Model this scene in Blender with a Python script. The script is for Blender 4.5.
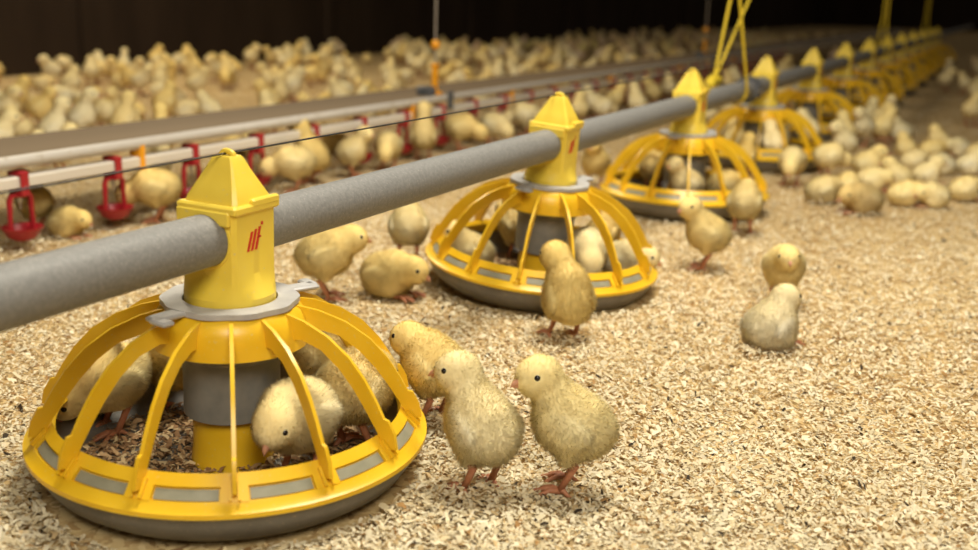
import bpy, math
import numpy as np
from mathutils import Matrix, Vector

SC = bpy.context.scene
for o in list(bpy.data.objects):
    bpy.data.objects.remove(o)
COL = SC.collection
PI = math.pi

# ------------------------------------------------------------------ camera
F_PX, PITCH, YAW, ROLL = 1071.45, .2547, .4419, .0312
CAM = np.array([.6103, -.7447, .4403])
FW = np.array([-math.sin(YAW)*math.cos(PITCH), math.cos(YAW)*math.cos(PITCH), -math.sin(PITCH)])
_r = np.array([math.cos(YAW), math.sin(YAW), 0.]); _u = np.cross(_r, FW)
RT = _r*math.cos(ROLL)+_u*math.sin(ROLL); UP = -_r*math.sin(ROLL)+_u*math.cos(ROLL)
cd = bpy.data.cameras.new('camera'); cam = bpy.data.objects.new('camera', cd); COL.objects.link(cam)
M = Matrix.Identity(4)
for i in range(3):
    M[i][0] = RT[i]; M[i][1] = UP[i]; M[i][2] = -FW[i]; M[i][3] = CAM[i]
cam.matrix_world = M
cd.sensor_width = 36.; cd.lens = 36.*F_PX/978.; cd.clip_start = .02; cd.clip_end = 100
cd.dof.use_dof = True; cd.dof.focus_distance = 1.08; cd.dof.aperture_fstop = 4.1
SC.camera = cam

# ------------------------------------------------------------------ world, lamps, exposure
w = bpy.data.worlds.new('World'); SC.world = w; w.use_nodes = True
bg = w.node_tree.nodes['Background']
bg.inputs[0].default_value = (1., .86, .68, 1); bg.inputs[1].default_value = .085

def area(name, loc, target, size, power, color):
    l = bpy.data.lights.new(name, 'AREA'); l.shape = 'DISK'; l.size = size; l.energy = power; l.color = color
    o = bpy.data.objects.new(name, l); COL.objects.link(o); o.location = loc
    o.rotation_euler = (Vector(target)-Vector(loc)).to_track_quat('-Z', 'Y').to_euler()
    return o
area('barn_and_fill_lamp', (.20, .80, 2.0), (.18, .55, 0), .8, 55, (1., .935, .78))
area('barn_and_fill_lamp', (1.5, -1.7, 2.1), (.2, .5, 0), 1.2, 58, (1., .92, .765))  # unseen fill lamp, added on the camera side to brighten the chicks' fronts
area('barn_and_fill_lamp', (-3.0, 3.0, 2.6), (-2.6, 2.8, 0), .9, 60, (1., .86, .62))
SC.view_settings.view_transform = 'Standard'; SC.view_settings.look = 'None'
SC.view_settings.exposure = 0.0; SC.view_settings.gamma = 1.0
SC.view_settings.use_curve_mapping = False

# ------------------------------------------------------------------ helpers
def ray(x, y): return FW*F_PX+RT*(x-489)+UP*(275-y)
def ground(x, y, z=0.):
    d = ray(x, y); return CAM+d*((z-CAM[2])/d[2])
def proj(P):
    v = np.asarray(P, float)-CAM; z = v@FW
    return 489+F_PX*(v@RT)/z, 275-F_PX*(v@UP)/z, z

def tag(o, label=None, cat=None, group=None, kind=None):
    if label: o['label'] = label
    if cat: o['category'] = cat
    if group: o['group'] = group
    if kind: o['kind'] = kind
    return o
def link(name, data, parent=None, loc=None):
    o = bpy.data.objects.new(name, data); COL.objects.link(o)
    if parent: o.parent = parent
    if loc is not None: o.location = loc
    return o
def copy_tree(o, parent=None):
    c = o.copy(); COL.objects.link(c); c.parent = parent
    for ch in list(o.children): copy_tree(ch, c)
    return c

class MB:
    """collects vertices and faces of one mesh"""
    def __init__(s): s.v = []; s.f = []; s.m = []
    def add(s, V, F, mi=0):
        b = len(s.v); s.v += [tuple(map(float, p)) for p in V]
        s.f += [tuple(i+b for i in q) for q in F]; s.m += [mi]*len(F)
    def box(s, c, size, mi=0, R=None, bev=0.):
        hx, hy, hz = [a/2 for a in size]
        if bev > 0:
            b = bev; V = []; F = []
            P = []
            for z, k in ((-hz, b), (-hz+b, 0), (hz-b, 0), (hz, b)):
                x, y = hx-k, hy-k; e = b
                P.append([(x-e, y, z), (-x+e, y, z), (-x, y-e, z), (-x, -y+e, z), (-x+e, -y, z), (x-e, -y, z), (x, -y+e, z), (x, y-e, z)])
            V = [p for r in P for p in r]
            for i in range(3):
                for j in range(8):
                    F.append((i*8+j, i*8+(j+1) % 8, (i+1)*8+(j+1) % 8, (i+1)*8+j))
            F.append(tuple(range(7, -1, -1))); F.append(tuple(range(24, 32)))
        else:
            V = [(sx*hx, sy*hy, sz*hz) for sz in (-1, 1) for sy in (-1, 1) for sx in (-1, 1)]
            F = [(0, 2, 3, 1), (4, 5, 7, 6), (0, 1, 5, 4), (2, 6, 7, 3), (0, 4, 6, 2), (1, 3, 7, 5)]
        V = np.array(V)
        if R is not None: V = V@np.array(R).T
        s.add(V+np.array(c), F, mi)
    def tube(s, pts, rad, n=8, mi=0, cap=True):
        pts = [np.array(p, float) for p in pts]; rad = rad if hasattr(rad, '__len__') else [rad]*len(pts)
        V = []; F = []; prev = None
        for i, p in enumerate(pts):
            t = pts[min(i+1, len(pts)-1)]-pts[max(i-1, 0)]; t = t/np.linalg.norm(t)
            a = prev if prev is not None else (np.array([0, 0, 1.]) if abs(t[2]) < .9 else np.array([1., 0, 0]))
            a = a-t*(a@t); a = a/np.linalg.norm(a); prev = a; b = np.cross(t, a)
            for k in range(n):
                an = 2*PI*k/n; V.append(p+(a*math.cos(an)+b*math.sin(an))*rad[i])
        for i in range(len(pts)-1):
            for k in range(n):
                F.append((i*n+k, i*n+(k+1) % n, (i+1)*n+(k+1) % n, (i+1)*n+k))
        if cap:
            F.append(tuple(range(n-1, -1, -1))); F.append(tuple(range((len(pts)-1)*n, len(pts)*n)))
        s.add(V, F, mi)
    def lathe(s, prof, n=64, closed=True, a0=0., a1=2*PI, mi=0, fr=None):
        full = abs(a1-a0-2*PI) < 1e-6; m = n if full else n+1; k = len(prof)
        V = []; F = []
        for i in range(m):
            a = a0+(a1-a0)*i/n
            for r, z in prof:
                rr = r*(fr(a) if fr else 1.); V.append((rr*math.cos(a), rr*math.sin(a), z))
        for i in range(n):
            i2 = (i+1) % m
            for j in range(k if closed else k-1):
                j2 = (j+1) % k; F.append((i*k+j, i2*k+j, i2*k+j2, i*k+j2))
        if not full and closed:
            F.append(tuple(range(k-1, -1, -1))); F.append(tuple(range((m-1)*k, m*k)))
        s.add(V, F, mi)
    def mesh(s, name, mats, smooth=None):
        me = bpy.data.meshes.new(name); me.from_pydata(s.v, [], s.f)
        for m in (mats if isinstance(mats, (list, tuple)) else [mats]): me.materials.append(m)
        me.polygons.foreach_set('material_index', s.m)
        import bmesh
        bm = bmesh.new(); bm.from_mesh(me); bmesh.ops.recalc_face_normals(bm, faces=bm.faces)
        if smooth is not None:
            for fc in bm.faces: fc.smooth = True
            for e in bm.edges:
                if len(e.link_faces) == 2: e.smooth = e.calc_face_angle(0) < smooth
        bm.to_mesh(me); bm.free(); me.update()
        return me
    def obj(s, name, mats, parent=None, smooth=.6, loc=None):
        return link(name, s.mesh(name, mats, smooth), parent, loc)

# ------------------------------------------------------------------ materials
def mat(name, color, rough=.5, metal=0., spec=.5):
    m = bpy.data.materials.new(name); m.use_nodes = True; b = m.node_tree.nodes['Principled BSDF']
    b.inputs['Base Color'].default_value = (*color, 1); b.inputs['Roughness'].default_value = rough
    b.inputs['Metallic'].default_value = metal; b.inputs['Specular IOR Level'].default_value = spec
    return m
def noisy(name, c1, c2, scale, rough=.5, lo=.35, hi=.65, bump=0., metal=0., spec=.5, detail=4, stretch=None, dust=None):
    m = mat(name, c1, rough, metal, spec); nt = m.node_tree; N = nt.nodes; L = nt.links
    b = N['Principled BSDF']; tc = N.new('ShaderNodeTexCoord'); no = N.new('ShaderNodeTexNoise')
    no.inputs['Scale'].default_value = scale; no.inputs['Detail'].default_value = detail
    src = tc.outputs['Object']
    if stretch:
        mp = N.new('ShaderNodeMapping'); mp.inputs['Scale'].default_value = stretch
        L.new(src, mp.inputs['Vector']); src = mp.outputs['Vector']
    L.new(src, no.inputs['Vector'])
    cr = N.new('ShaderNodeValToRGB'); cr.color_ramp.elements[0].position = lo; cr.color_ramp.elements[1].position = hi
    cr.color_ramp.elements[0].color = (*c1, 1); cr.color_ramp.elements[1].color = (*c2, 1)
    L.new(no.outputs['Fac'], cr.inputs['Fac']); out = cr.outputs['Color']
    if dust:
        n2 = N.new('ShaderNodeTexNoise'); n2.inputs['Scale'].default_value = dust[1]; n2.inputs['Detail'].default_value = 2
        L.new(tc.outputs['Object'], n2.inputs['Vector'])
        c2r = N.new('ShaderNodeValToRGB'); c2r.color_ramp.elements[0].position = dust[2]; c2r.color_ramp.elements[1].position = dust[3]
        L.new(n2.outputs['Fac'], c2r.inputs['Fac'])
        mx = N.new('ShaderNodeMix'); mx.data_type = 'RGBA'
        L.new(c2r.outputs['Color'], mx.inputs['Factor']); L.new(out, mx.inputs['A']); mx.inputs['B'].default_value = (*dust[0], 1)
        out = mx.outputs['Result']
    L.new(out, b.inputs['Base Color'])
    if bump:
        bp = N.new('ShaderNodeBump'); bp.inputs['Strength'].default_value = bump; bp.inputs['Distance'].default_value = .002
        L.new(no.outputs['Fac'], bp.inputs['Height']); L.new(bp.outputs['Normal'], b.inputs['Normal'])
    return m

YEL = noisy('yellow_plastic', (.80, .47, .012), (.86, .54, .025), 18, rough=.33, spec=.45, dust=((.74, .55, .16), 420, .66, .78))
YELPALE = noisy('yellow_plastic_cap', (.84, .60, .055), (.88, .66, .09), 14, rough=.36, spec=.45, dust=((.72, .58, .25), 300, .66, .80))
GREYPL = noisy('grey_plastic', (.165, .15, .125), (.21, .19, .16), 30, rough=.55, dust=((.36, .30, .2), 350, .62, .8))
GREYRING = noisy('grey_lock_ring', (.42, .41, .41), (.50, .49, .48), 60, rough=.45, dust=((.25, .22, .18), 400, .68, .75))
SLOT = noisy('grey_green_slot', (.25, .24, .165), (.32, .30, .215), 50, rough=.5)
TUBEGREY = noisy('grey_feed_tube', (.20, .19, .165), (.27, .25, .21), 40, rough=.55)
PIPE = noisy('galvanised_pipe', (.20, .195, .19), (.25, .245, .235), 260, rough=.58, metal=.1, spec=.35, bump=.05, dust=((.36, .34, .30), 520, .62, .76))
PAPER = noisy('tan_board', (.175, .120, .066), (.215, .150, .085), 5, rough=.8, stretch=(1, .1, 1))
ALU = noisy('pale_aluminium', (.50, .46, .41), (.58, .54, .49), 30, rough=.45, stretch=(1, .05, 1), dust=((.40, .33, .24), 60, .6, .75))
PVC = noisy('white_pvc', (.66, .60, .52), (.72, .66, .58), 14, rough=.45, stretch=(1, .2, 1))
RED = noisy('red_plastic', (.33, .010, .018), (.40, .016, .024), 25, rough=.38)
ORANGE = mat('orange_plastic', (.85, .36, .012), .4)
ROPE = noisy('yellow_rope', (.78, .58, .03), (.62, .44, .02), 600, rough=.7)
CORD = mat('grey_cord', (.32, .27, .22), .7)
STEEL = mat('steel', (.5, .48, .46), .35, .9)
BLACK = mat('black_wire', (.012, .012, .012), .5)
DARKCL = noisy('dark_clamp', (.07, .075, .08), (.12, .12, .13), 40, rough=.5)
LOGO = mat('red_print', (.62, .02, .01), .5)
WALL = noisy('dark_curtain_wall', (.030, .020, .014), (.046, .031, .021), 3, rough=.85, spec=.1, stretch=(1, 1, .3))

def attr_material(name, rough, transl=0., rnd=None):
    """colour comes from the mesh colour attribute 'tint'"""
    m = bpy.data.materials.new(name); m.use_nodes = True; nt = m.node_tree; N = nt.nodes; L = nt.links
    b = N['Principled BSDF']; at = N.new('ShaderNodeAttribute'); at.attribute_name = 'tint'
    col = at.outputs['Color']
    if rnd:
        oi = N.new('ShaderNodeObjectInfo')
        mx = N.new('ShaderNodeMix'); mx.data_type = 'RGBA'; mx.blend_type = 'MULTIPLY'; mx.inputs['Factor'].default_value = 1
        L.new(col, mx.inputs['A']); L.new(oi.outputs['Color'], mx.inputs['B']); col = mx.outputs['Result']
    L.new(col, b.inputs['Base Color']); b.inputs['Roughness'].default_value = rough
    b.inputs['Specular IOR Level'].default_value = .15
    if transl:
        tr = N.new('ShaderNodeBsdfTranslucent'); L.new(col, tr.inputs['Color'])
        ms = N.new('ShaderNodeMixShader'); ms.inputs[0].default_value = transl
        out = N['Material Output']
        L.new(b.outputs[0], ms.inputs[1]); L.new(tr.outputs[0], ms.inputs[2]); L.new(ms.outputs[0], out.inputs['Surface'])
    return m
FLAKE = attr_material('wood_shaving', .75, .15)
DOWN = attr_material('chick_down', .9, .28, True)   # plumage tint times the chick's own colour
UNDER = attr_material('chick_under_down', .9, 0., True)
LEG = noisy('chick_leg_skin', (.40, .15, .075), (.47, .20, .10), 200, rough=.6)
BEAK = mat('chick_beak', (.55, .27, .16), .5)
EYE = mat('chick_eye', (.012, .008, .006), .12)

def set_tint(me, C):
    a = me.attributes.new('tint', 'FLOAT_COLOR', 'POINT')
    a.data.foreach_set('color', np.concatenate([C, np.ones((len(C), 1))], 1).astype(np.float32).ravel())

def mesh_np(name, V, loops, nper, mats, smooth=False):
    """mesh from arrays; loops: flat index array, nper: vertices per face"""
    me = bpy.data.meshes.new(name); nf = len(loops)//nper
    me.vertices.add(len(V)); me.vertices.foreach_set('co', np.asarray(V, np.float32).ravel())
    me.loops.add(len(loops)); me.loops.foreach_set('vertex_index', np.asarray(loops, np.int32))
    me.polygons.add(nf); me.polygons.foreach_set('loop_start', np.arange(nf, dtype=np.int32)*nper)
    me.polygons.foreach_set('loop_total', np.full(nf, nper, np.int32))
    for m in mats: me.materials.append(m)
    me.update(calc_edges=True)
    if smooth: me.polygons.foreach_set('use_smooth', np.ones(nf, bool))
    return me

# ------------------------------------------------------------------ setting
def floor_mat():
    m = bpy.data.materials.new('litter_floor'); m.use_nodes = True; nt = m.node_tree; N = nt.nodes; L = nt.links
    b = N['Principled BSDF']; b.inputs['Roughness'].default_value = .85; b.inputs['Specular IOR Level'].default_value = .1
    tc = N.new('ShaderNodeTexCoord')
    vo = N.new('ShaderNodeTexVoronoi'); vo.inputs['Scale'].default_value = 150; vo.inputs['Randomness'].default_value = 1
    n1 = N.new('ShaderNodeTexNoise'); n1.inputs['Scale'].default_value = 60; n1.inputs['Detail'].default_value = 5
    mp = N.new('ShaderNodeMix'); mp.data_type = 'VECTOR'; mp.inputs['Factor'].default_value = .02
    L.new(tc.outputs['Object'], n1.inputs['Vector']); L.new(tc.outputs['Object'], mp.inputs['A']); L.new(n1.outputs['Color'], mp.inputs['B'])
    L.new(mp.outputs['Result'], vo.inputs['Vector'])
    cr = N.new('ShaderNodeValToRGB'); e = cr.color_ramp.elements
    e[0].position = .0; e[0].color = (.30, .18, .08, 1); e[1].position = 1.; e[1].color = (.80, .64, .36, 1)
    for p, c in ((.12, (.46, .31, .14)), (.45, (.62, .46, .23)), (.8, (.70, .54, .28))):
        k = e.new(p); k.color = (*c, 1)
    sp = N.new('ShaderNodeSeparateColor'); L.new(vo.outputs['Color'], sp.inputs[0]); L.new(sp.outputs[0], cr.inputs['Fac'])
    n2 = N.new('ShaderNodeTexNoise'); n2.inputs['Scale'].default_value = 2.2; n2.inputs['Detail'].default_value = 3
    L.new(tc.outputs['Object'], n2.inputs['Vector'])
    c2 = N.new('ShaderNodeValToRGB'); c2.color_ramp.elements[0].position = .3; c2.color_ramp.elements[1].position = .7
    c2.color_ramp.elements[0].color = (.78, .70, .60, 1); c2.color_ramp.elements[1].color = (1, 1, 1, 1)
    L.new(n2.outputs['Fac'], c2.inputs['Fac'])
    mx = N.new('ShaderNodeMix'); mx.data_type = 'RGBA'; mx.blend_type = 'MULTIPLY'; mx.inputs['Factor'].default_value = 1
    L.new(cr.outputs['Color'], mx.inputs['A']); L.new(c2.outputs['Color'], mx.inputs['B']); L.new(mx.outputs['Result'], b.inputs['Base Color'])
    bp = N.new('ShaderNodeBump'); bp.inputs['Strength'].default_value = .8; bp.inputs['Distance'].default_value = .004
    L.new(sp.outputs[1], bp.inputs['Height']); L.new(bp.outputs['Normal'], b.inputs['Normal'])
    return m
mb = MB(); mb.box((1.0, 11.5, -.03), (10.6, 29, .06)); fl = tag(mb.obj('floor', floor_mat(), smooth=None), kind='structure')
WX = -3.68
mb = MB(); mb.box((WX-.05, 11.5, 1.3), (.1, 29, 2.6))
for i in range(13): mb.box((WX+.012, -1+2.2*i, 1.3), (.024, .06, 2.6))
tag(mb.obj('wall_left', WALL, smooth=None), kind='structure')
mb = MB(); mb.box((1.0, 26.05, 1.3), (10.6, .1, 2.6)); tag(mb.obj('wall_back', WALL, smooth=None), kind='structure')
mb = MB(); mb.box((6.35, 11.5, 1.3), (.1, 29, 2.6)); tag(mb.obj('wall_right', WALL, smooth=None), kind='structure')

PITCHY = .762
N_FEED = 13
def wave(x, y):
    return .004*(np.sin(9*x+1.3*np.sin(7*y))+np.sin(11*y+2*np.sin(5*x)))*.5+.002*np.sin(31*x+17*y)

def flakes(n, xy, zbase, smin, smax, rng, pal, wpal, curl=True, zj=.006):
    """curled flakes: 6 vertices, two quads each"""
    L_ = rng.uniform(smin, smax, n)*rng.choice([1, 1, 1.5], n); W_ = L_*rng.uniform(.22, .6, n)
    an = rng.uniform(0, 2*PI, n); tilt = np.clip(rng.normal(0, .32, n), -.8, .8); tl2 = np.clip(rng.normal(0, .32, n), -.8, .8)
    cu = rng.uniform(-.1, .45, n)*L_ if curl else np.zeros(n)
    u = np.array([-.5, 0, .5]); P = np.zeros((n, 6, 3))
    for i in range(3):
        for j, s in enumerate((-.5, .5)):
            ww = W_*s*(1 if i == 1 else .62)
            P[:, i*2+j, 0] = u[i]*L_; P[:, i*2+j, 1] = ww; P[:, i*2+j, 2] = (cu*.5 if i == 1 else 0)
    P[..., 2] += P[..., 0]*np.tan(tilt)[:, None]+P[..., 1]*np.tan(tl2)[:, None]
    c, s = np.cos(an)[:, None], np.sin(an)[:, None]
    X = P[..., 0]*c-P[..., 1]*s; Y = P[..., 0]*s+P[..., 1]*c
    zc = zbase+rng.uniform(.0, zj, n)
    V = np.stack([X+xy[:, :1], Y+xy[:, 1:2], np.maximum(P[..., 2]+zc[:, None], .0005)], -1)
    b = (np.arange(n)*6)[:, None]
    loops = (b+np.array([[0, 2, 3, 1, 2, 4, 5, 3]])).ravel()
    pal = np.array(pal); k = rng.choice(len(pal), n, p=np.array(wpal)/np.sum(wpal))
    C = pal[k]*rng.uniform(.85, 1.12, (n, 1)); C = np.clip(np.repeat(C, 6, 0), 0, 1)
    return V.reshape(-1, 3), loops, C
PALW = [(.84, .76, .55), (.77, .66, .43), (.64, .48, .26), (.42, .25, .10), (.92, .84, .64), (.06, .045, .03)]

rng = np.random.default_rng(5)
n = 400000
rr = np.exp(rng.uniform(math.log(.42), math.log(6.5), n)); aa = rng.uniform(-.62, .60, n)
xy = np.stack([CAM[0]+rr*np.sin(-YAW+aa), CAM[1]+rr*np.cos(-YAW+aa)], -1)
ok = np.ones(n, bool)
for i in range(13):
    ok &= np.hypot(xy[:, 0], xy[:, 1]-i*PITCHY) > .172
ok &= (xy[:, 0] > WX+.05)
xy = xy[ok]; n = len(xy)
V, lo, C = flakes(n, xy, .003+wave(xy[:, 0], xy[:, 1]),   .0027, .0066, rng, PALW, [.36, .22, .10, .035, .26, .02])
def patch(x, y):   # damp, browner patches a few centimetres wide
    return np.clip(.5+.35*np.sin(37*x+3*np.sin(23*y))*np.sin(41*y+2*np.sin(29*x))+.3*np.sin(83*x+1.7)*np.sin(71*y+4*np.sin(13*x)), 0, 1)
kk = np.repeat(patch(xy[:, 0], xy[:, 1]), 6)[:, None]
C = C*(1-(1-kk)*np.array([[.11, .16, .23]]))
me = mesh_np('wood_shavings', V, lo, 4, [FLAKE]); set_tint(me, C)
tag(link('wood_shavings', me), 'pale curled wood shavings strewn over the whole floor', 'wood shavings', kind='stuff')

# ------------------------------------------------------------------ feeder line
ZP = .2277
def rib_mesh():
    outer = [(.0590, .1640), (.080, .1595), (.105, .1495), (.127, .1345), (.1435, .1165), (.1555, .0985), (.1630, .0850), (.1675, .0840), (.1740, .0725), (.1765, .0595)]
    inner = [(.0600, .1390), (.0775, .1425), (.0985, .1365), (.1170, .1230), (.1320, .1070), (.1440, .0910), (.1520, .0790), (.1545, .0755), (.1600, .0665), (.1630, .0565)]
    V = []; F = []; k = len(outer); t = .0017
    for s in (-1, 1):
        for a, b in zip(outer, inner):
            V += [(a[0], s*t, a[1]), (b[0], s*t*1.0, b[1])]
    o = 2*k
    for i in range(k-1):
        a = 2*i
        F += [(a, a+1, a+3, a+2), (o+a, o+a+2, o+a+3, o+a+1), (a, a+2, o+a+2, o+a), (a+1, o+a+1, o+a+3, a+3)]
    F += [(0, o, o+1, 1), (2*k-2, 2*k-1, o+2*k-1, o+2*k-2)]
    m = MB(); m.add(V, F); return m.mesh('rib', YEL, .5)
RIB = rib_mesh()
# sloping rim: groove between an upper and a lower strip
def sl(t, d=0.):   # t along slope 0 (inner top) .. 1 (outer bottom); d = depth below the face
    return (.1565+.0215*t-d*.72, .0690-.0225*t-d*.69)
prof_rim = [sl(0), sl(.36), sl(.38, .003), sl(.74, .003), sl(.76), sl(1), (.1815, .0450), (.1815, .0410), (.1760, .0410), sl(.9, .007), sl(.1, .007), (.1545, .0650)]
def slot_mesh():
    h = math.radians(8.7); m = MB()
    m.lathe([sl(.41, .0014), sl(.71, .0014), sl(.71, .0034), sl(.41, .0034)], 8, True, -h, h); return m.mesh('slot_panel', SLOT, .5)
SLOTM = slot_mesh()

FEEDM = None
def feed_mesh():
    r = np.random.default_rng(11); m = 5200
    ra = .140*np.sqrt(r.uniform(0.02, 1, m)); an = r.uniform(0, 2*PI, m)
    q = np.stack([ra*np.cos(an), ra*np.sin(an)], -1)
    V, lo, C = flakes(m, q, .0135+.0012*np.sin(40*q[:, 0])*np.sin(33*q[:, 1]), .003, .0085, r, [(.50, .33, .17), (.33, .19, .09), (.68, .52, .29), (.20, .11, .05)], [.34, .36, .16, .14], zj=.004)
    me = mesh_np('feed', V, lo, 4, [FLAKE]); set_tint(me, C); return me

def build_feeder():
    root = link('pan_feeder', None)
    # dish
    m = MB(); m.lathe([(.1770, .0425), (.1740, .0300), (.1650, .0160), (.1500, .0055), (.120, .0008), (.0005, .0008), (.0005, .0110), (.142, .0125), (.154, .0200), (.165, .0330), (.171, .0430)], 72)
    m.obj('dish', GREYPL, root)
    fo = link('feed', feed_mesh(), root); tag(fo, 'brown crumbled feed mixed with shavings in the dish', kind='stuff')
    m = MB(); m.lathe(prof_rim, 96)
    for i in range(14):
        a = 2*PI*i/14; h = math.radians(3.7)
        m.lathe([sl(.34, -.0004), sl(.78, -.0004), sl(.78, .0035), sl(.34, .0035)], 4, True, a-h, a+h)
        for s in (-1, 1):     # small cheeks that clasp each rib
            ca = a+s*.021; R = Matrix.Rotation(ca, 3, 'Z')@Matrix.Rotation(.80, 3, 'Y')
            p = sl(.5, -.0015); m.box((p[0]*math.cos(ca), p[0]*math.sin(ca), p[1]), (.017, .0026, .0040), R=R)
    rim = m.obj('rim', YEL, root)
    for i in range(14):
        s = link('slot_panel', SLOTM, rim); s.rotation_euler.z = 2*PI*(i+.5)/14
        r = link('rib', RIB, root); r.rotation_euler.z = 2*PI*i/14
    # collar: the bell under the lock ring that the ribs grow out of
    m = MB(); m.lathe([(.046, .1650), (.0585, .1645), (.0640, .1600), (.0680, .1520), (.0700, .1420), (.0710, .1300), (.0680, .1300), (.0670, .1420), (.0640, .1500), (.058, .1560), (.046, .1580)], 72)
    m.obj('collar', YEL, root)
    # grey flow tube and yellow foot
    m = MB(); m.lathe([(.044, .158), (.0475, .140), (.0475, .126), (.0450, .124), (.0465, .121), (.0465, .118), (.0440, .116), (.0440, .062), (.0400, .060), (.036, .060), (.036, .158)], 48)
    m.obj('flow_tube', TUBEGREY, root)
    m = MB(); m.lathe([(.0360, .068), (.0365, .030), (.0385, .012), (.030, .012), (.030, .068)], 40)
    m.obj('tube_foot', YEL, root)
    # lock ring with wavy outline and two tabs
    m = MB()
    def ringr(a): return 1.+.018*math.cos(10*a)
    k = 80; V = []; F = []
    for zz in (.1652, .1702):
        for i in range(k):
            a = 2*PI*i/k; r_ = .0610*ringr(a)
            V.append((r_*math.cos(a), r_*math.sin(a), zz))
        for i in range(k):
            a = 2*PI*i/k; V.append((.0425*math.cos(a), .0425*math.sin(a), zz))
    for i in range(k):
        j = (i+1) % k
        F += [(i, k+i, k+j, j), (2*k+i, 2*k+j, 3*k+j, 3*k+i), (i, j, 2*k+j, 2*k+i), (k+i, 3*k+i, 3*k+j, k+j)]
    m.add(V, F)
    for a in (math.radians(262), math.radians(66)):
        R = Matrix.Rotation(a, 3, 'Z')
        m.box((.072*math.cos(a), .072*math.sin(a), .1672), (.034, .017, .0046), R=R, bev=.0015)
        a2 = a+.12; m.box((.087*math.cos(a2), .087*math.sin(a2), .1672), (.012, .020, .0046), R=R, bev=.0015)
    m.obj('lock_ring', GREYRING, root)
    # neck: round foot growing into a square housing round the pipe
    m = MB(); k = 48; hw = .0295; V = []; F = []
    lev = [(.1600, 0.), (.1760, 0.), (.1850, .5), (.1960, 1.), (.2520, 1.)]
    for zz, t in lev:
        for i in range(k):
            a = 2*PI*(i+.5)/k; c, s = math.cos(a), math.sin(a)
            rs = min(hw/max(abs(c), 1e-6), hw/max(abs(s), 1e-6), .0398); rc = .0408
            r_ = rs*t+rc*(1-t); V.append((r_*c, r_*s, zz))
    for l in range(len(lev)-1):
        for i in range(k):
            j = (i+1) % k; F.append((l*k+i, l*k+j, (l+1)*k+j, (l+1)*k+i))
    F.append(tuple(range(k-1, -1, -1))); F.append(tuple(range((len(lev)-1)*k, len(lev)*k)))
    m.add(V, F)
    for sx in (-1, 1):   # lips round the pipe openings
        pts = [(.0246*math.cos(a), sx*.0296, ZP+.0246*math.sin(a)) for a in np.linspace(0, 2*PI, 33)]
        m.tube(pts, .0016, 6, cap=False)
    neck = m.obj('neck', YELPALE, root, smooth=.45)
    m = MB(); xf = .02965                        # printed mark on the right-hand face
    for yc, w_, z0, z1 in ((-.0115, .0034, -.010, .007), (-.0060, .0034, -.010, .0085), (-.0005, .0034, -.010, .010)):
        sh = .006
        V = [(xf, yc-w_/2, ZP+z0), (xf, yc+w_/2, ZP+z0), (xf, yc+w_/2+sh, ZP+z1), (xf, yc-w_/2+sh, ZP+z1)]
        V += [(xf+.0003, *p[1:]) for p in V]
        m.add(V, [(4, 5, 6, 7), (0, 3, 2, 1), (0, 1, 5, 4), (1, 2, 6, 5), (2, 3, 7, 6), (3, 0, 4, 7)])
    m.box((xf, .0085, ZP+.0125), (.0006, .0028, .0028)); m.box((xf, .0048, ZP+.001), (.0006, .0040, .0018))
    lg = m.obj('logo_mark', LOGO, neck); lg['label'] = 'small red print of three slanted strokes'
    # cap: saddle plate with a concave peaked roof and an eyelet
    m = MB(); m.box((0, 0, .2555), (.0650, .0635, .0080), bev=.0018)
    m.box((-.002, -.0318, .2485), (.0570, .0045, .0130), bev=.0012)
    m.box((.0300, .012, .2600), (.0060, .0380, .0075), bev=.0015)
    lev = [(.2590, .0285, .0265), (.2640, .0272, .0250), (.2760, .0212, .0185), (.2880, .0150, .0125), (.2965, .0108, .0092), (.2985, .0090, .0076)]
    V = []; F = []; sq = []
    sq = [(1, .88), (.88, 1), (-.88, 1), (-1, .88), (-1, -.88), (-.88, -1), (.88, -1), (1, -.88)]
    for zz, a, b in lev:
        V += [(a*x, b*y, zz) for x, y in sq]
    for l in range(len(lev)-1):
        for i in range(8): F.append((l*8+i, l*8+(i+1) % 8, (l+1)*8+(i+1) % 8, (l+1)*8+i))
    F.append(tuple(range(7, -1, -1))); F.append(tuple(range((len(lev)-1)*8, len(lev)*8)))
    m.add(V, F)
    cap = m.obj('cap', YELPALE, root, smooth=.4)
    m = MB(); m.tube([(.0062*math.cos(a), 0, .2985+.0035*math.sin(a)) for a in np.linspace(-.5, PI+.5, 14)], .0028, 8)
    m.obj('eyelet', YELPALE, cap)
    return root
FE = build_feeder()
flab = ['yellow pan feeder whose square neck bears the clearest red slanted mark',
        'yellow pan feeder with a chick leaning up against its rim',
        'yellow pan feeder standing just before the rope clamp on the pipe',
        'yellow pan feeder beside the dark clamp and yellow ropes on the pipe']
tilt = [.0146, .0703, -.0019, 0.]
rotz = [-.885, -.92, -.82, -.5]
feeders = []
for i in range(N_FEED):
    o = FE if i == 0 else copy_tree(FE)
    lb = flab[i] if i < 4 else 'yellow pan feeder further along the grey pipe, past the rope clamp'
    tag(o, lb, 'feeder', 'pan feeders along the auger pipe'); feeders.append(o)
    t = tilt[i] if i < 4 else 0
    # the pan swings about the pipe axis
    o.matrix_world = Matrix.Translation((0, i*PITCHY, ZP))@Matrix.Rotation(t, 4, 'Y')@Matrix.Translation((0, 0, -ZP))
    for ch in o.children:     # the pan and grille turn on the neck
        nm = ch.name.split('.')[0]
        rz = rotz[i] if i < 4 else -.4+.37*i
        if nm == 'rib': ch.rotation_euler.z += rz
        elif nm == 'rim' or nm == 'feed': ch.rotation_euler.z = rz
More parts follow.
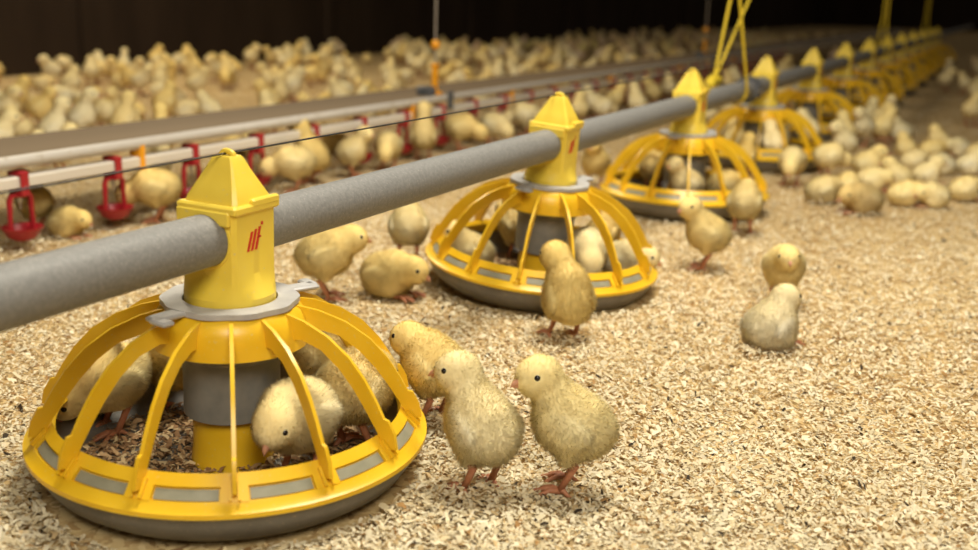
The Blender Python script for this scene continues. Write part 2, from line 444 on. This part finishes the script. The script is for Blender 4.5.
# auger pipe
m = MB(); m.tube([(0, -1.6, ZP), (0, 16.5, ZP)], .0232, 48)
tag(m.obj('auger_pipe', PIPE, smooth=.7), 'long grey metal auger pipe running through all the feeder necks', 'pipe')
m = MB(); m.tube([(0, -1.6, .3000), (0, 16.5, .3000)], .0009, 6)
tag(m.obj('guard_wire', BLACK), 'thin black wire strung over the feeder cap tips', 'wire')
# ropes and clamp
def hanger_clamp(y, label):
    r = link('pipe_clamp', None); r.location = (0, y, ZP)
    m = MB(); m.tube([(0, -.032, 0), (0, .032, 0)], .0275, 32); m.tube([(0, -.034, 0), (0, -.026, 0)], .0305, 32); m.tube([(0, .026, 0), (0, .034, 0)], .0305, 32)
    m.obj('sleeve', DARKCL, r)
    m = MB(); m.box((.026, 0, -.004), (.012, .046, .034), bev=.002); m.box((0, 0, -.029), (.03, .05, .012), bev=.002); m.obj('bracket', DARKCL, r)
    for s in (-1, 1):
        m = MB(); m.tube([(.030, s*.014, -.004), (.036, s*.014, -.004)], .0045, 6); m.obj('bolt', STEEL, r)
    tag(r, label, 'clamp'); return r
hanger_clamp(2.08, 'dark grey pipe clamp beside the yellow ropes')
def rope(name, strands, rad, mt, label, cat, group=None):
    r = link(name, None); r.location = strands[0][-1]
    o0 = np.array(strands[0][-1])
    for s in strands:
        m = MB(); pts = [np.array(p)-o0 for p in s]; m.tube(pts, rad, 8); m.obj('strand', mt, r)
    tag(r, label, cat, group); return r
y0 = 1.93
rp = rope('hanging_rope', [
    [(-.012, 1.99, 1.9), (-.018, 1.885, .46), (-.028, 1.825, .270), (-.020, 1.84, .245)],
    [(.01, 2.30, 1.9), (-.004, 2.03, .46), (-.026, 1.83, .270), (-.030, 1.845, .242)],
    [(-.004, 1.80, 1.9), (.005, 1.87, .46), (.0285, 1.925, .252), (.0285, 1.935, ZP), (.020, 1.935, ZP-.020), (0, 1.935, ZP-.0285), (-.020, 1.925, ZP-.020), (-.0285, 1.90, ZP), (-.026, 1.84, .250)]],
    .0034, ROPE, 'bright yellow hanging rope looped round the pipe next to the dark clamp', 'rope')
m = MB(); m.tube([(-.020, 1.77, .250), (-.030, 1.80, .258), (-.030, 1.835, .262), (-.022, 1.86, .262)], [.008, .013, .014, .007], 10)
k = m.obj('knot', ROPE, rp); k.location = -rp.location
for yy in (5.05, 7.75):
    rope('hanging_rope', [[(0.008, yy, 1.9), (.014, yy, .40), (.026, yy, ZP+.012), (.0275, yy, ZP), (.018, yy, ZP-.022), (0, yy, ZP-.0285), (-.018, yy, ZP-.022), (-.0275, yy, ZP), (-.022, yy, ZP+.014), (-.004, yy, .40), (-.006, yy, 1.9)]],
         .0045, ROPE, 'thin yellow rope hanging far down the feeder pipe', 'rope', 'far ropes on the feeder pipe')

# ------------------------------------------------------------------ drinker line
DX = -.85; DY0 = .505; CUP = .2105; NCUP = 32; DLEN = (-2.2, 15.5)
yl = (DLEN[0]+DLEN[1])/2; ly = DLEN[1]-DLEN[0]
dr = link('drinker_line', None); dr.location = (DX, DY0, 0)
def dpart(name, mb_, mt, parent=dr, smooth=.5):
    o = mb_.obj(name, mt, parent, smooth); o.location = (0, 0, 0); return o
m = MB(); m.box((-.105, yl-DY0, .1565), (.205, ly, .006), bev=.0015); dpart('cover_board', m, PAPER)
m = MB(); m.tube([(.004, DLEN[0]-DY0, .1525), (.004, DLEN[1]-DY0, .1525)], .0105, 16); dpart('edge_rail', m, ALU)
m = MB(); m.box((0, yl-DY0, .1185), (.024, ly, .021), bev=.003); dpart('water_pipe', m, PVC)
tag(dr, 'long drinker line with tan cover board, pale rail and white water pipe', 'drinker')
# brackets that tie rail and pipe
HB = MB(); HB.box((0, 0, .129), (.029, .013, .046), bev=.002); HBm = HB.mesh('clip', ORANGE, .5)
for yy in (DY0+.275, DY0+1.30, DY0+1.95, DY0+2.9, DY0+3.9, DY0+5.0):
    c = link('clip', HBm, dr, (0, yy-DY0, 0)); c['label'] = 'small orange clip holding the water pipe'
# hang points
def drinker_hanger(yy, label):
    r = link('line_hanger', None); r.location = (DX-.03, yy, .160)
    m = MB(); m.tube([(0, 0, .155), (.004, .002, 1.7)], .0028, 8); m.obj('cord', CORD, r)
    m = MB(); m.lathe([(.0004, -.014), (.008, -.012), (.013, -.005), (.0135, .003), (.009, .011), (.0004, .014)], 20, closed=False); b = m.obj('bead', ORANGE, r); b.location = (0, 0, .142)
    m = MB(); m.tube([(0, 0, .132), (-.007, .006, .085)], .0018, 6); m.tube([(0, 0, .132), (.007, -.006, .085)], .0018, 6); m.obj('wire_fork', CORD, r)
    m = MB(); m.box((0, 0, .045), (.013, .022, .090), bev=.003); m.box((.006, .004, .004), (.022, .032, .012), bev=.003); m.box((0, 0, .084), (.018, .026, .012), bev=.003)
    m.obj('adjuster', ORANGE, r)
    m = MB(); m.box((-.012, -.028, .012), (.05, .03, .026), bev=.003); m.obj('saddle', DARKCL, r)
    m = MB(); m.box((.046, .012, -.012), (.008, .03, .05), bev=.002); m.obj('strap', DARKCL, r)
    tag(r, label, 'hanger'); return r
h = drinker_hanger(2.0, 'orange height adjuster on a thin cord above the drinker line')
h2 = drinker_hanger(5.0, 'dim far height adjuster with cord on the drinker line behind the ropes')
# cups
def cup_parts():
    P = {}
    m = MB(); m.box((.0, 0, .1320), (.029, .016, .010), bev=.002); m.box((.0145, 0, .116), (.004, .016, .040), bev=.001); m.box((-.0145, 0, .116), (.004, .016, .040), bev=.001); m.box((0, 0, .0995), (.029, .018, .012), bev=.002)
    P['pipe_clip'] = m.mesh('pipe_clip', RED, .5)
    m = MB()
    for s in (-1, 1):
        m.tube([(0, s*.004, .098), (0, s*.018, .096), (0, s*.0215, .088), (0, s*.0225, .062), (0, s*.024, .036)], [.0045, .005, .005, .0042, .0048], 8)
    P['arm'] = m.mesh('arms', RED, .7)
    m = MB(); m.lathe([(.0005, .020), (.014, .020), (.024, .026), (.031, .038), (.033, .040), (.0335, .043), (.030, .0425), (.022, .031), (.012, .026), (.0005, .026)], 32, closed=False)
    P['tray'] = m.mesh('tray', RED, .7)
    m = MB(); m.tube([(0, 0, .096), (0, 0, .084)], .0045, 10); m.tube([(0, 0, .084), (0, 0, .072)], .002, 8)
    P['nipple'] = m.mesh('nipple', STEEL, .6)
    return P
CP = cup_parts()
for i in range(-3, NCUP):
    r = link('drinker_cup', None); r.location = (DX, DY0+i*CUP, 0)
    for nm in ('pipe_clip', 'arm', 'tray', 'nipple'): link(nm, CP[nm], r)
    lb = 'red drip cup clipped under the white drinker pipe'
    if i == 3: lb = 'red drip cup at which a pale chick is drinking'
    tag(r, lb, 'drinker cup', 'red cups under the drinker pipe')
bpy.context.view_layer.update()

# ------------------------------------------------------------------ chicks
def surface_nets(Fv, org, h):
    nx, ny, nz = Fv.shape; S = Fv < 0
    acc = np.zeros((nx-1, ny-1, nz-1, 3)); cnt = np.zeros((nx-1, ny-1, nz-1))
    cr = [(i, j, k) for i in (0, 1) for j in (0, 1) for k in (0, 1)]
    sub = lambda A, c: A[c[0]:c[0]+nx-1, c[1]:c[1]+ny-1, c[2]:c[2]+nz-1]
    for a in range(8):
        for b in range(a+1, 8):
            ca, cb = np.array(cr[a]), np.array(cr[b])
            if np.abs(ca-cb).sum() != 1: continue
            fa, fb = sub(Fv, cr[a]), sub(Fv, cr[b]); x = (fa < 0) != (fb < 0)
            t = np.where(x, fa/np.where(x, fa-fb, 1), 0)
            cnt += x
            for d in range(3): acc[..., d] += np.where(x, ca[d]+t*(cb[d]-ca[d]), 0)
    act = cnt > 0; idx = np.full(act.shape, -1); ijk = np.argwhere(act); idx[act] = np.arange(len(ijk))
    V = org+h*(ijk+acc[act]/cnt[act][:, None])
    Q = []
    for ax in range(3):
        s0 = [slice(None)]*3; s1 = [slice(None)]*3; s0[ax] = slice(0, -1); s1[ax] = slice(1, None)
        A, B = S[tuple(s0)], S[tuple(s1)]
        e = np.argwhere(A != B); o1, o2 = [d for d in range(3) if d != ax]
        e = e[(e[:, o1] > 0) & (e[:, o2] > 0) & (e[:, o1] < Fv.shape[o1]-1) & (e[:, o2] < Fv.shape[o2]-1)]
        def cell(d1, d2):
            c = e.copy(); c[:, o1] -= d1; c[:, o2] -= d2; return idx[c[:, 0], c[:, 1], c[:, 2]]
        q = np.stack([cell(1, 1), cell(0, 1), cell(0, 0), cell(1, 0)], -1)
        fl_ = A[e[:, 0], e[:, 1], e[:, 2]] ^ (ax == 1)
        q[~fl_] = q[~fl_][:, ::-1]
        Q.append(q)
    return V, np.concatenate(Q)

def rotm(yaw=0., pitch=0., roll=0.):   # pitch > 0 lifts the front
    return np.array(Matrix.Rotation(yaw, 3, 'Z')@Matrix.Rotation(-pitch, 3, 'Y')@Matrix.Rotation(roll, 3, 'X'))

def chick_mesh(name, bz=.0665, pitch=.17, head=(.0315, 0, .107), hyaw=0., hpitch=-.05, legs='stand', fat=.93, flat=.97,
               neck_r=.0152, hscale=1.06, res=.0026, nfur=27000, wf=.00027, lf=.0056, seed=0, wing_lift=0., stride=0.):
    r = np.random.default_rng(seed); R = rotm(0, pitch); H = np.array(head); HR = rotm(hyaw, hpitch); bc = np.array([0, 0, bz])
    B = lambda x, y, z: bc+R@np.array([x, y, z])
    prims = []   # (kind, tag, data)
    prims.append(('e', 'body', B(-.001, 0, 0), (.0345*fat, .0305*fat, .0300*flat), R))
    prims.append(('e', 'belly', B(.0115, 0, -.001), (.0255*fat, .0280*fat, .0280*flat), R))
    prims.append(('e', 'body', B(-.0165, 0, -.004), (.0215, .0255*fat, .0250*flat), R))
    prims.append(('e', 'tail', B(-.0300, 0, .000), (.0085, .0100, .0085), R@rotm(0, -.4)))
    prims.append(('c', 'neck', B(.014, 0, .012), H-HR@np.array([.003, 0, .005]), .0215*fat, neck_r))
    prims.append(('e', 'head', H, (.0178*hscale, .0160*hscale, .0163*hscale), HR))
    prims.append(('e', 'head', H+HR@np.array([.009, 0, -.0035])*hscale, (.0098*hscale, .0105*hscale, .0094*hscale), HR))
    for s in (-1, 1):
        prims.append(('e', 'wing', B(-.004, s*.0282*fat, .002+wing_lift), (.0200, .0056, .0115), R@rotm(s*-.12, .25)))
        if legs != 'sit':
            hip = B(-.004, s*.0145, -.012); knee = np.array([hip[0]+.002+s*stride, s*.0150, .0345])
            prims.append(('c', 'thigh', hip, knee, .0145, .0070))
        else:
            prims.append(('e', 'belly', np.array([.005, s*.015, .014]), (.021, .0125, .0125), rotm()))
    cs = np.array([p[2] for p in prims]); mn = cs.min(0)-.055; mx = cs.max(0)+.055; mn[2] = max(mn[2], -.006)
    ax = [np.arange(mn[d], mx[d], res) for d in range(3)]
    G = np.stack(np.meshgrid(*ax, indexing='ij'), -1)
    def dist(p, P):
        if p[0] == 'e':
            q = (P-p[2])@p[4]; rad = np.array(p[3]); k0 = np.linalg.norm(q/rad, axis=-1); k1 = np.linalg.norm(q/rad**2, axis=-1)+1e-9
            return k0*(k0-1)/k1
        a, b = p[2], p[3]; ab = b-a; t = np.clip(((P-a)@ab)/(ab@ab), 0, 1)
        return np.linalg.norm(P-a-t[..., None]*ab, axis=-1)-(p[4]+(p[5]-p[4])*t)
    D = None
    for p in prims:
        d = dist(p, G); k = .003 if p[1] in ('wing',) else .011
        if D is None: D = d
        else:
            hh = np.clip(.5+.5*(D-d)/k, 0, 1); D = D*(1-hh)+d*hh-k*hh*(1-hh)
    if legs == 'sit': D = np.maximum(D, -(G[..., 2]-.001))
    V, Q = surface_nets(D, mn, res)
    # normals
    fn = np.cross(V[Q[:, 1]]-V[Q[:, 0]], V[Q[:, 3]]-V[Q[:, 0]]); vn = np.zeros_like(V)
    for c in range(4): np.add.at(vn, Q[:, c], fn)
    ctr = V.mean(0)
    vn /= np.linalg.norm(vn, axis=1, keepdims=True)+1e-12
    if ((V-ctr)*vn).sum() < 0: vn = -vn; Q = Q[:, ::-1]
    # plumage colour: golden head and back, paler wings, breast and belly
    def near(tags, k): return np.exp(-np.maximum(np.min([dist(p, V) for p in prims if p[1] in tags], 0), 0)/k)
    up_ = np.clip((vn@R)[:, 2]*.5+.5, 0, 1)[:, None]
    pale = np.array([.95, .86, .59]); gold = np.array([.95, .78, .37]); whit = np.array([.95, .90, .70])
    C = pale*(1-up_*.55)+gold*up_*.55
    wh = near(['head'], .006)[:, None]*.55; C = C*(1-wh)+gold*wh
    ww = near(['wing'], .002)[:, None]*.45; C = C*(1-ww)+whit*ww
    pt = .5+.5*np.sin(V[:, :1]*170+seed)*np.sin(V[:, 1:2]*150+2*seed)*np.sin(V[:, 2:]*160+1)
    C = C*(1-.16*pt)+np.array([.90, .69, .31])*.16*pt
    mats = [UNDER, LEG, BEAK, EYE]
    mb_ = MB(); mb_.v = [tuple(p) for p in V]; mb_.f = [tuple(q) for q in Q]; mb_.m = [0]*len(Q)
    # shanks and toes
    eyes = [H+HR@(np.array([.0085, s*.0136, .0032])*hscale) for s in (-1, 1)]
    bk = H+HR@(np.array([.0165, 0, -.0040])*hscale)
    for s in (-1, 1):
        if legs == 'sit':
            ft = np.array([.030, s*.014, .003]); tops = []
        else:
            hip = B(-.004, s*.0145, -.012)
            kn = np.array([hip[0]+.001+s*stride, s*.0150, .039]); ft = np.array([hip[0]+.007+s*stride*1.8, s*.0155, .0042])
            hock = np.array([hip[0]-.006+s*stride, s*.0150, .0295])
            mb_.tube([kn, hock, (hock+ft)/2, ft], [.0050, .0040, .0031, .0031], 10, 1)
        for ang, ln in ((-.5, .0185), (0., .0225), (.5, .0185), (PI-.25*s, .0085)):
            d = np.array([math.cos(ang), math.sin(ang), 0])
            p1 = ft+d*ln*.5+np.array([0, 0, .0012]); p2 = ft+d*ln; p2[2] = .0018
            mb_.tube([ft-d*.001, p1, p2, p2+d*.003-np.array([0, 0, .0006])], [.0032, .0025, .0018, .0005], 8, 1)
    # beak: upper and lower
    hb = lambda x, y, z: H+HR@(np.array([x, y, z])*hscale)
    mb_.tube([hb(.0135, 0, -.0018), hb(.0190, 0, -.0026), hb(.0240, 0, -.0044), hb(.0270, 0, -.0068)], [.0044, .0036, .0022, .0005], 10, 2)
    mb_.tube([hb(.0135, 0, -.0052), hb(.0190, 0, -.0060), hb(.0240, 0, -.0072)], [.0040, .0028, .0007], 10, 2)
    for e in eyes:
        k = 8; n0 = len(mb_.v)
        mb_.tube([e+HR@np.array([0, 0, z_]) for z_ in (-.0029, -.0024, -.0012, 0, .0012, .0024, .0029)], [.0004, .0018, .0028, .0031, .0028, .0018, .0004], 10, 3)
    me = mb_.mesh(name, mats, 3.0)
    Cf = np.zeros((len(me.vertices), 3)); Cf[:len(V)] = C; set_tint(me, Cf)
    # down
    T = np.concatenate([Q[:, [0, 1, 2]], Q[:, [0, 2, 3]]])
    ar = np.linalg.norm(np.cross(V[T[:, 1]]-V[T[:, 0]], V[T[:, 2]]-V[T[:, 0]]), axis=1); ti = r.choice(len(T), nfur, p=ar/ar.sum())
    u, v = r.uniform(0, 1, nfur), r.uniform(0, 1, nfur); fl_ = u+v > 1; u[fl_] = 1-u[fl_]; v[fl_] = 1-v[fl_]
    bw = np.stack([1-u-v, u, v], -1)[..., None]
    P = (V[T[ti]]*bw).sum(1); Nn = (vn[T[ti]]*bw).sum(1); Nn /= np.linalg.norm(Nn, axis=1, keepdims=True); Cs = (C[T[ti]]*bw).sum(1)
    keep = np.linalg.norm(P-hb(.0185, 0, -.0040), axis=1) > .0058
    for e in eyes: keep &= np.linalg.norm(P-e, axis=1) > .0042
    keep &= P[:, 2] > (.004 if legs == 'sit' else .031)
    P, Nn, Cs = P[keep], Nn[keep], Cs[keep]; n_ = len(P)
    hd = np.linalg.norm(P-H, axis=1) < .023
    L_ = lf*r.uniform(.65, 1.25, n_)*np.where(hd, .62, 1.)
    flow = np.where(hd[:, None], -HR[:, 0], -R[:, 0])+np.array([0, 0, -.35])
    clump = np.stack([np.sin(P[:, 0]*420+P[:, 2]*300), np.sin(P[:, 1]*430+P[:, 0]*260), np.sin(P[:, 2]*410+P[:, 1]*280)], -1)
    D_ = Nn*.85+flow*.50+clump*.10+r.normal(0, .27, (n_, 3)); D_ /= np.linalg.norm(D_, axis=1, keepdims=True)
    sd = np.cross(D_, Nn+r.normal(0, .25, (n_, 3))); sd /= np.linalg.norm(sd, axis=1, keepdims=True)
    a = P-Nn*.0008; tip = a+D_*L_[:, None]; tip[:, 2] = np.maximum(tip[:, 2], .001); a[:, 2] = np.maximum(a[:, 2], .001)
    wv = wf*r.uniform(.7, 1.3, (n_, 1))
    FV = np.stack([a-sd*wv, a+sd*wv, tip], 1).reshape(-1, 3)
    dm = mesh_np(name+'_down', FV, np.arange(3*n_), 3, [DOWN], True)
    Cs = np.clip(Cs*r.uniform(.88, 1.12, (n_, 1)), 0, 1)
    set_tint(dm, np.repeat(Cs, 3, 0))
    NN = Nn*.75+D_*.35; NN /= np.linalg.norm(NN, axis=1, keepdims=True)
    dm.normals_split_custom_set_from_vertices(np.repeat(NN, 3, 0).tolist())
    return me, dm

POSE = {
 'stand':  dict(),
 'left':   dict(hyaw=.70, head=(.031, .005, .109), fat=.90),
 'right':  dict(hyaw=-.70, head=(.031, -.005, .109), fat=.90),
 'hunch':  dict(head=(.036, .002, .064), pitch=-.12, hpitch=-.6, bz=.060, hyaw=.2),
 'low':    dict(head=(.037, .002, .088), pitch=.05, hyaw=.15),
 'tall':   dict(head=(.027, .001, .124), pitch=.50, bz=.065, hyaw=.15, neck_r=.0140),
 'peck':   dict(head=(.052, .0, .052), pitch=-.16, hpitch=-.75, bz=.063),
 'drink':  dict(head=(.054, .0, .064), pitch=.02, hpitch=-.35, bz=.062),
 'sit':    dict(legs='sit', bz=.030, pitch=.10, head=(.028, 0, .064)),
 'doze':   dict(legs='sit', bz=.030, pitch=.0, head=(.040, .005, .042), hyaw=.3, hpitch=-.35),
 'sitturn': dict(legs='sit', bz=.030, pitch=.10, head=(.020, -.012, .060), hyaw=-1.35, hpitch=-.1),
 'bow':    dict(head=(.040, .0, .046), pitch=-.36, hpitch=-1.0, bz=.057),
 'climb':  dict(bz=.060, pitch=.80, head=(.031, .006, .106), hyaw=.15, hpitch=-.25, stride=.004),
}
HI = {}; LOW = {}
for i, (k, p) in enumerate(POSE.items()):
    HI[k] = chick_mesh('chick_'+k, seed=i+1, **p)
    if k in ('stand', 'left', 'right', 'tall', 'peck', 'sit', 'doze'):
        LOW[k] = chick_mesh('small_chick_'+k, seed=i+31, res=.0048, nfur=1500, wf=.0011, lf=.0072, **p)

PLACED = []
rt_ = np.random.default_rng(9)
def chick(x, y, heading, pose, scale=1., z=.004, hi=True, label='', group=None, pitch=0., tint=None):
    """heading: 0 = along the camera's right, 90 = away, 180 = left, 270 = towards it"""
    me, dm = (HI if hi else LOW)[pose]
    o = link('chick', me); d = link('down', dm, o)
    o.location = (x, y, z); o.rotation_euler = (0, pitch, YAW+math.radians(heading)); o.scale = (scale,)*3
    if tint is None:
        k = rt_.uniform(0, 1); tint = (1., 1.02-.09*k, 1.10-.42*k)
    o.color = (*tint, 1); d.color = (*tint, 1)
    tag(o, label, 'chick', group); PLACED.append((x, y)); return o
def C_(px, py, heading, pose, label, scale=1., z=.004, hi=True, group=None, tint=None):
    p = ground(px, py, z); return chick(p[0], p[1], heading, pose, scale, z, hi, label, group, tint=tint)

# in front: around the first and second feeders
C_(480, 492, 128, 'left', 'fluffy pale chick standing between the nearest feeder and another standing chick', 1.0, tint=(1., 1.02, 1.10))
C_(568, 489, 165, 'left', 'fluffy yellow chick standing in the open beside the pale chick near the first feeder', 1.0, tint=(1., .99, .92))
C_(433, 420, 140, 'low', 'chick standing outside the first feeder rim, behind two standing chicks', .96)
ZD = .0145
C_(299, 476, 243, 'hunch', 'plump chick bent over the feed inside the first feeder, beside the flow tube', 1.0, ZD)
C_(356, 448, 62, 'hunch', 'chick with its back turned inside the first feeder, behind the plump chick', 1.06, ZD)
C_(318, 404, 150, 'low', 'half hidden chick inside the first feeder behind the grey flow tube', .90, ZD)
C_(110, 432, 222, 'bow', 'chick pecking at the feed at the edge of the first feeder', 1.0, ZD)
C_(178, 411, 100, 'low', 'chick inside the first feeder next to the pecking chick', .86, ZD)
C_(326, 299, 12, 'low', 'chick standing behind the first feeder beside a crouched yellow chick', 1.04)
C_(388, 294, 330, 'doze', 'yellow chick crouched on the shavings beside a chick standing behind the first feeder', 1.06)
C_(408, 262, 95, 'low', 'chick turned away between the first and second feeders', .98)
C_(468, 270, 195, 'sit', 'white faced chick sitting inside the rim of the second feeder', 1.0, ZD)
C_(516, 260, 120, 'low', 'chick behind a rib inside the second feeder, beside the grey tube', .92, ZD)
C_(585, 286, 275, 'bow', 'yellow chick feeding inside the second feeder next to the grey tube', 1.0, ZD)
C_(622, 277, 330, 'doze', 'pale chick lying at the rim inside the second feeder', .95, ZD)
C_(601, 265, 60, 'low', 'chick at the back inside the second feeder', .85, ZD)
C_(566, 340, 112, 'climb', 'pale chick seen from behind leaning up on the second feeder rim', 1.03)
C_(704, 269, 168, 'left', 'pale chick standing alert in front of the third feeder', .97)
C_(742, 234, 70, 'low', 'chick seen from behind beside the third feeder rim', .98)
C_(780, 304, 258, 'low', 'chick facing forwards on open shavings behind a lying chick', .92)
C_(768, 347, 40, 'sit', 'whitish chick lying on open shavings with its head raised', 1.0, tint=(1.0, 1.04, 1.25))
C_(862, 213, 190, 'doze', 'brownish chick lying alone on the open shavings', 1.05, tint=(.84, .76, .62))
C_(820, 202, 20, 'doze', 'pale chick lying on the shavings near the brownish one', .95)
C_(653, 194, 70, 'stand', 'chick with its back turned inside the third feeder', 1.0, ZD)
C_(684, 211, 185, 'left', 'chick looking sideways inside the third feeder in front of the tube', .92, ZD)
C_(722, 198, 10, 'doze', 'pale chick lying low inside the third feeder', 1.0, ZD)
C_(742, 179, 60, 'stand', 'chick standing on the floor between the third and fourth feeders', .95)
C_(594, 188, 250, 'stand', 'chick standing between the second and third feeders', 1.0)
# beside the drinker line
C_(158, 222, 182, 'peck', 'chick stretching its head into a red drip cup beside the first feeder cap', 1.08)
C_(67, 236, 335, 'doze', 'chick feeding on the floor between two red drip cups', .84)
C_(36, 232, 150, 'stand', 'chick hidden behind the arms of a red drip cup', .9)
C_(295, 193, 185, 'peck', 'pale chick drinking from a red cup behind the feeder pipe', 1.10)
C_(312, 184, 165, 'tall', 'chick stretching its neck up in front of the drinker pipe', 1.10)
C_(238, 192, 100, 'peck', 'chick half hidden behind the first feeder cap', .95)
C_(352, 177, 20, 'right', 'chick standing side on by the drinker line, head turned down', .98)
C_(388, 169, 265, 'bow', 'round chick facing forwards by the drinker line', 1.05)
C_(423, 160, 92, 'tall', 'chick with stretched neck seen from behind by the drinker line', 1.10)
C_(460, 151, 0, 'peck', 'chick bending away beside the drinker line', 1.12)
C_(494, 146, 330, 'bow', 'yellow chick bending down by the drinker line behind the second feeder cap', 1.1)
C_(526, 137, 160, 'peck', 'chick at the drinker line just before the second feeder cap', 1.15)
GR = 'chicks along the drinker line'
for px, py, hd, ps in ((594, 120, 170, 'stand'), (614, 114, 20, 'left'), (634, 111, 250, 'stand'), (668, 101, 90, 'stand'), (546, 140, 280, 'stand'), (578, 126, 80, 'stand'), (335, 152, 200, 'sit'), (602, 124, 40, 'peck'), (652, 106, 200, 'stand')):
    C_(px, py, hd, ps, 'chick among others crowding the far end of the drinker line', 1., hi=False, group=GR)
# by the fourth and further feeders
GF = 'chicks gathered at the far feeders'
for px, py, hd, ps, dz in ((733, 161, 90, 'stand', ZD), (774, 158, 200, 'left', ZD), (771, 167, 100, 'stand', ZD), (790, 185, 250, 'peck', .004),
        (826, 180, 20, 'peck', .004), (842, 165, 200, 'stand', .004), (806, 150, 120, 'stand', .004), (866, 174, 330, 'sit', .004), (842, 152, 90, 'stand', .004), (880, 146, 20, 'left', .004),
        (868, 132, 60, 'stand', .004), (877, 138, 300, 'stand', .004), (861, 146, 220, 'stand', .004), (900, 140, 180, 'sit', .004), (888, 128, 250, 'stand', .004)):
    C_(px, py, hd, ps, 'yellow chick in the group around the feeders past the rope clamp', 1.02, dz, False, GF)
GL = 'chicks resting on the open litter'
for px, py, hd, ps in ((902, 205, 10, 'doze'), (933, 207, 190, 'doze'), (962, 200, 20, 'doze'), (870, 190, 340, 'doze'), (897, 186, 160, 'sit'), (925, 184, 0, 'sit'), (846, 196, 60, 'doze'), (942, 174, 200, 'doze'),
        (912, 170, 20, 'doze'), (968, 174, 340, 'sit'), (958, 156, 190, 'doze'), (930, 158, 10, 'doze'), (976, 162, 20, 'doze'), (905, 156, 100, 'sit')):
    C_(px, py, hd, ps, 'chick resting in the loose group on the open litter beside the far feeders', .9, hi=False, group=GL)

# the flock: scattered by rejection over the barn floor
rg = np.random.default_rng(77)
def scatter(x0, x1, y0, y1, dens, dmin, keep=None):
    out = []; n_ = int((x1-x0)*(y1-y0)*dens)
    for _ in range(n_*3):
        if len(out) >= n_: break
        x, y = rg.uniform(x0, x1), rg.uniform(y0, y1)
        if keep and not keep(x, y): continue
        px, py, d_ = proj((x, y, .05))
        if d_ < .5 or px < -25 or px > 1003 or py < -20: continue
        if abs(x-DX) < .05 or DX-.24 < x < DX: continue
        if min(((x-a)**2+(y-b)**2 for a, b in PLACED+out), default=9) < dmin**2: continue
        if abs(x) < .215 and abs((y/PITCHY) % 1-.5) > .21 and y > -.3: continue
        out.append((x, y))
    return out
flock = scatter(WX+.12, DX-.30, 1.0, 7.0, 16, .095)
flock += scatter(WX+.12, DX-.30, 7.0, 14.0, 10, .11)
flock += scatter(-.74, -.24, 2.6, 9.0, 11, .10)
flock += scatter(.22, .60, 2.9, 10.0, 6, .11) + scatter(.60, 4.0, 3.6, 12.0, 1.2, .16)
flock.sort(key=lambda q: proj((q[0], q[1], .05))[2])
BUD = 300-len(PLACED); poses = ['stand', 'left', 'right', 'tall', 'peck', 'sit', 'doze']
pw = [.24, .13, .13, .10, .13, .16, .11]
WORD = {'stand': 'standing', 'left': 'standing with its head turned', 'right': 'standing with its head turned', 'tall': 'stretching up', 'peck': 'pecking', 'sit': 'sitting', 'doze': 'dozing'}
rest = []
for i, (x, y) in enumerate(flock):
    ps = poses[rg.choice(7, p=pw)]; hd = rg.uniform(0, 360); sc = rg.uniform(.92, 1.12)
    k = rg.uniform(0, 1); tw = 'pale' if k < .4 else 'yellow' if k < .7 else 'golden'
    if i < BUD:
        if x < DX: lb, g = '%s chick %s in the dense flock beyond the drinker line' % (tw, WORD[ps]), 'flock beyond the drinker line'
        elif x < 0: lb, g = '%s chick %s in the aisle between drinker line and feeder pipe' % (tw, WORD[ps]), 'chicks in the aisle'
        else: lb, g = '%s chick %s on the dim litter beside the far feeders' % (tw, WORD[ps]), 'chicks on the dim litter'
        chick(x, y, hd, ps, sc, .003, False, lb, g, tint=(1., 1.03-.13*k, 1.14-.55*k))
    else: rest.append((x, y, hd, ps, sc))
# the farthest of the flock as one mesh
TINY = {k: chick_mesh('far_chick_'+k, seed=60, res=.0075, nfur=160, wf=.0022, lf=.009, **POSE[k]) for k in ('stand', 'sit', 'peck')}
def arrays(me):
    V = np.zeros(len(me.vertices)*3); me.vertices.foreach_get('co', V); me.calc_loop_triangles()
    T = np.zeros(len(me.loop_triangles)*3, int); me.loop_triangles.foreach_get('vertices', T)
    C = np.zeros(len(me.vertices)*4); me.attributes['tint'].data.foreach_get('color', C); return V.reshape(-1, 3), T, C.reshape(-1, 4)[:, :3]
TA = {}
for k, (a, b) in TINY.items():
    v1, t1, c1 = arrays(a); v2, t2, c2 = arrays(b)
    c1 = np.where(c1.sum(1, keepdims=True) == 0, np.array([[.5, .25, .12]]), c1)
    TA[k] = (np.concatenate([v1, v2]), np.concatenate([t1, t2+len(v1)]), np.concatenate([c1, c2]))
AV, AT, AC, nb = [], [], [], 0
for x, y, hd, ps, sc in rest:
    k = 'sit' if ps in ('sit', 'doze') else 'peck' if ps == 'peck' else 'stand'
    v, t, c = TA[k]; a = YAW+math.radians(hd); ca, sa = math.cos(a), math.sin(a)
    AV.append(np.stack([x+sc*(v[:, 0]*ca-v[:, 1]*sa), y+sc*(v[:, 0]*sa+v[:, 1]*ca), .003+sc*v[:, 2]], -1))
    AT.append(t+nb); nb += len(v); AC.append(np.clip(c*np.array([1, rg.uniform(.9, 1.02), rg.uniform(.7, 1.1)]), 0, 1))
if AV:
    me = mesh_np('distant_flock', np.concatenate(AV), np.concatenate(AT), 3, [DOWN], True); set_tint(me, np.concatenate(AC))
    tag(link('distant_flock', me), 'far off flock of tiny yellow chicks along the dark wall', 'chicks', kind='stuff')
print('chicks', len(PLACED), 'rest', len(rest))
for a, b in list(HI.values())+list(LOW.values())+list(TINY.values()):
    for m_ in (a, b):
        if m_.users == 0: bpy.data.meshes.remove(m_)
